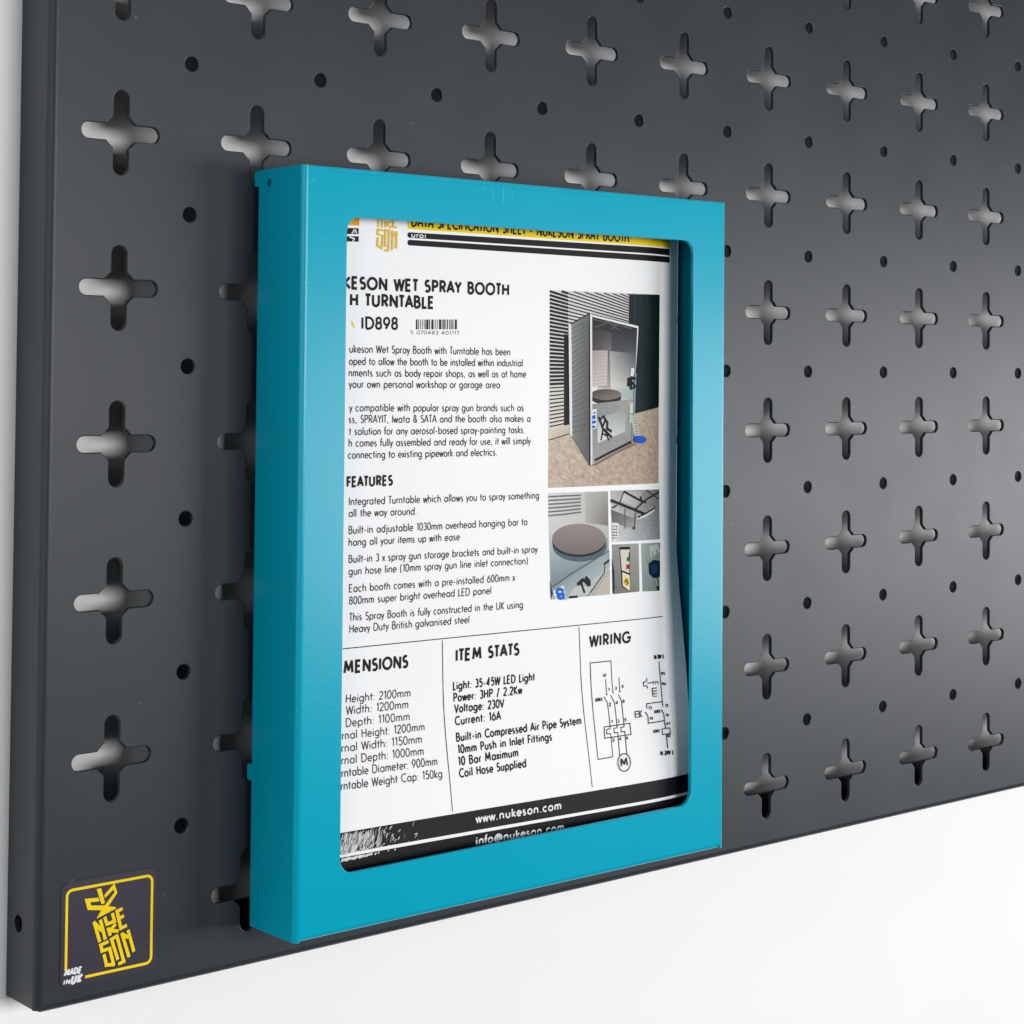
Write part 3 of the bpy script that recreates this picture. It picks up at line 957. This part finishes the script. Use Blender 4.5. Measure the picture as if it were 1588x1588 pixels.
pr = Print()
pr.quad(q(z7, (566, 549), (750, 541), (756, 870), (578, 888)), ((160, 162, 160), (178, 178, 174), (150, 148, 144), (128, 128, 126)), 16, 30, jit=3)
pr.poly(q(z7, (566, 640), (584, 730), (586, 850), (578, 886), (570, 880)), (40, 42, 44))
pr.poly(q(z7, (616, 566), (690, 563), (690, 872), (634, 838)), (24, 24, 24))
pr.poly(q(z7, (622, 584), (687, 582), (685, 744), (634, 724)), (226, 220, 208))
pr.poly(q(z7, (668, 636), (687, 634), (687, 662), (667, 662)), (28, 110, 60))
pr.poly(q(z7, (664, 686), (687, 684), (687, 716), (664, 716)), (178, 30, 40))
pr.poly(q(z7, (682, 600), (688, 600), (688, 636), (680, 636)), (24, 26, 24))
pr.poly(q(z7, (636, 738), (686, 758), (688, 866), (640, 832)), (240, 232, 190))
pr.poly([z7(x, y) for x, y in ell(664, 800, 17, 26, 14)], (240, 196, 20))
pr.line(q(z7, (652, 808), (664, 790), (676, 812), (664, 826)), .5, (120, 90, 20))
pr.done('product_photo', sheet)
pr = Print()
pr.quad(q(z7, (766, 541), (897, 535), (893, 865), (776, 870)), ((176, 188, 182), (132, 150, 148), (140, 152, 152), (150, 162, 158)), 12, 30, jit=4)
pr.poly(q(z7, (820, 560), (880, 545), (894, 600), (830, 640)), (196, 202, 200))
pr.poly(q(z7, (816, 680), (850, 652), (896, 660), (896, 770), (850, 778), (820, 750)), (18, 36, 66))
pr.poly(q(z7, (836, 690), (872, 676), (880, 740), (846, 748)), (34, 66, 110))
pr.line(q(z7, (868, 772), (884, 862)), 1.2, (30, 34, 36))
pr.line(q(z7, (866, 780), (876, 830)), .4, (220, 222, 220))
pr.done('product_photo', sheet)

# wiring diagram
z8 = Z(820, 960)
pr = Print()
LW = .3
for pl in (((562, 810), (572, 942), (472, 960), (418, 300), (560, 286), (573, 500)), ((524, 410), (530, 515)), ((615, 397), (620, 495)),
           ((512, 530), (535, 570), (545, 640), (553, 722), (555, 750), (530, 756), (533, 786), (557, 784), (560, 808)),
           ((558, 520), (583, 570), (592, 640), (600, 716), (603, 742), (580, 748), (583, 778), (607, 776), (609, 806), (619, 930)),
           ((610, 515), (632, 560), (640, 640), (648, 712), (650, 736), (627, 742), (631, 772), (654, 768), (657, 797), (668, 925)),
           ((513, 738), (688, 712), (697, 788), (517, 815), (513, 738)),
           ((888, 290), (898, 420), (914, 600)), ((806, 402), (801, 425), (780, 434), (784, 458), (804, 456), (811, 474)),
           ((808, 438), (840, 434)), ((872, 424), (886, 440)), ((840, 474), (872, 470)), ((842, 494), (874, 490)), ((844, 512), (875, 509)), ((846, 528), (872, 526)), ((840, 474), (846, 528)),
           ((804, 612), (803, 578), (912, 565)), ((796, 640), (812, 664), (815, 712), (925, 694), (920, 650), (905, 622)),
           ((922, 694), (932, 745)), ((907, 752), (960, 743), (965, 781), (911, 789), (907, 752)), ((937, 788), (946, 882)),
           ((722, 632), (752, 628), (756, 668), (726, 671), (722, 632)), ((724, 650), (748, 648)), ((770, 624), (756, 640), (760, 655), (770, 668))):
    pr.line(q(z8, *pl), LW, INK)
pr.line([z8(x, y) for x, y in ell(649, 980, 43, 60, 28)], .28, INK)
pr.text('M', z8(628, 1006), z8(670, 999), 2.1, .24, INK)
for x, y in ((530, 517), (575, 505), (620, 496), (797, 638), (905, 622)):
    pr.poly([z8(a, b) for a, b in ell(x, y, 4, 5, 8)], INK, 0)
for s, x, y, w, h in (('KM1', 456, 564, 40, .95), ('U', 510, 392, 12, .9), ('1', 542, 490, 5, .8), ('3', 588, 482, 8, .8), ('5', 634, 470, 8, .8), ('2', 548, 594, 8, .9), ('4', 594, 582, 9, .9),
                      ('6', 640, 570, 9, .9), ('1', 562, 710, 5, .8), ('3', 606, 706, 8, .8), ('5', 654, 698, 8, .8), ('2', 572, 836, 9, .8), ('4', 618, 828, 9, .8), ('6', 664, 820, 10, .8),
                      ('N 0V L', 856, 272, 64, 1.1), ('N 24V L', 900, 930, 86, 1.1), ('95', 902, 382, 22, .8), ('96', 908, 452, 24, .8), ('F1', 846, 446, 18, .8), ('13', 818, 616, 18, .8), ('14', 826, 688, 18, .8),
                      ('13', 932, 600, 14, .8), ('14', 936, 666, 16, .8), ('KM1', 858, 644, 34, .9), ('KM1', 852, 778, 36, .9), ('A1', 936, 724, 24, .8), ('A2', 942, 808, 22, .8)):
    pr.text(s, z8(x, y), z8(x + w, y - w * .11), h, .32, INK)
pr.done('wiring_diagram', sheet)

# small scuffs in the paint of the frame
for a, b, w in (((101.6, -8.6), (102.0, -11.8), .34), ((105.6, -8.4), (105.4, -13.6), .42), ((108.8, -9.2), (109.0, -11.4), .3), ((98.6, -8.5), (98.7, -10.0), .26),
                ((41.9, -10.7), (42.5, -10.9), .42), ((150.2, -200.3), (151.0, -200.6), .16)):
    pr = Print(lambda x, y, off: V(x, y, FD + off), 0.02)
    pr.line([a, ((a[0] + b[0]) / 2 + .1, (a[1] + b[1]) / 2), b], w, (66, 196, 212))
    pr.done('paint_scuff', frame)

# ------------------------------------------------------------------ corner badge
badge_place = lambda x, y, off: V(x, y, 0.22 + off)


def zb(x, y):
    """traced points of the emblem, on the board face"""
    px, py = 60 + x / 7.218, 1320 + y / 7.218
    d = [sum(CAM_R[k][i] * v for k, v in enumerate(((px - CAM_PX) / CAM_F, (py - CAM_PY) / CAM_F, 1.0))) for i in range(3)]
    t = (0.25 - CAM_C[2]) / d[2]
    return CAM_C[0] + t * d[0], CAM_C[1] + t * d[1]


def rr2(x0, x1, y0, y1, r, n=6):
    return (arc(x1 - r, y1 - r, r, r, 0, 90, n) + arc(x0 + r, y1 - r, r, r, 90, 180, n) +
            arc(x0 + r, y0 + r, r, r, 180, 270, n) + arc(x1 - r, y0 + r, r, r, 270, 360, n))


bm = bmesh.new()
lo, hi, hi2 = rr2(-13.3, 13.2, -215.6, -189.2, 2.4), rr2(-13.3, 13.2, -215.6, -189.2, 2.4), rr2(-13.2, 13.1, -215.5, -189.3, 2.3)
rows = [[bm.verts.new(V(x, y, z)) for x, y in pts] for pts, z in ((lo, 0.02), (hi, 0.14), (hi2, 0.22))]
for a, b in zip(rows, rows[1:]):
    for i in range(len(a)):
        j = (i + 1) % len(a)
        bm.faces.new((a[i], a[j], b[j], b[i]))
bm.faces.new(rows[-1])
finish(bm)
badge = link('badge_sticker', bm, M_STICK, board, 30)
tag(badge, 'dark square sticker with a yellow border and emblem at the lower left corner')
SY_ = (266, 232, 26)
pr = Print(badge_place, 0.02)
bx0, bx1, by0, by1, r_ = -11.75, 11.65, -213.6, -191.3, 1.5
pr.line([(bx0, by0 + 2.6)] + arc(bx0 + r_, by1 - r_, r_, r_, 180, 90, 6) + arc(bx1 - r_, by1 - r_, r_, r_, 90, 0, 6) +
        arc(bx1 - r_, by0 + r_, r_, r_, 0, -90, 6) + [(bx0 + 5.2, by0)], .68, SY_)
pr.done('border', badge)

EMB_POLY = (((515, 535), (668, 520), (682, 560), (576, 573), (588, 608), (742, 608), (700, 661), (548, 658)),
            ((735, 490), (848, 358), (881, 465), (778, 620), (735, 612), (848, 462), (838, 428), (742, 526)),
            ((650, 425), (698, 412), (742, 575), (722, 592), (700, 588)),
            ((700, 659), (738, 606), (778, 618), (855, 622), (866, 642), (648, 755)))
EMB_LINE = (((684, 1016), (622, 800), (705, 890)), ((690, 768), (746, 990)),
            ((738, 735), (763, 815), (848, 785), (824, 692)), ((775, 855), (800, 945)), ((862, 815), (796, 888), (892, 893)),
            ((938, 642), (876, 672), (918, 862), (986, 828)), ((896, 752), (952, 722)),
            ((780, 1010), (692, 1050), (708, 1116), (792, 1088), (836, 1268), (756, 1272), (728, 1152)),
            ((884, 1214), (812, 985), (872, 948), (950, 1232), (888, 1262)),
            ((1008, 1184), (930, 925), (1000, 965)), ((996, 880), (1062, 1124)))


def emblem(pr, f, w, col):
    for pl in EMB_POLY:
        pr.poly([f(*p) for p in pl], col, .006)
    for pl in EMB_LINE:
        pr.line([f(*p) for p in pl], w, col, .006)


pr = Print(badge_place, 0.02)
emblem(pr, zb, .86, SY_)
pr.done('emblem', badge)
pr = Print(badge_place, 0.06)
pr.text('MADE', (-12.1, -212.2), (-7.9, -212.2), 1.3, .36, (245, 245, 245), .3)
pr.text('IN', (-12.3, -214.3), (-10.9, -214.3), .95, .38, (245, 245, 245), .3)
pr.text('UK', (-10.3, -214.5), (-7.8, -214.5), 1.75, .36, (245, 245, 245), .3)
pr.done('lettering', badge)

# the same emblem printed upright in yellow at the head of the sheet
ang = math.radians(19)
c0 = zb(820, 1010)
tgt = at(597, 360)


def up_emblem(x, y):
    a, b = zb(x, y)
    a, b = a - c0[0], b - c0[1]
    k = .80
    return tgt[0] + k * (a * math.cos(-ang) - b * math.sin(-ang)), tgt[1] + k * (a * math.sin(-ang) + b * math.cos(-ang))


pr = Print()
emblem(pr, up_emblem, .62, (246, 208, 60))
pr.done('emblem', sheet)
pr = Print()
pr.poly([at(544.5, 497), at(547, 499), at(550.5, 508), at(547.5, 508), at(545, 503)], (246, 236, 90))
pr.done('yellow_mark', sheet)
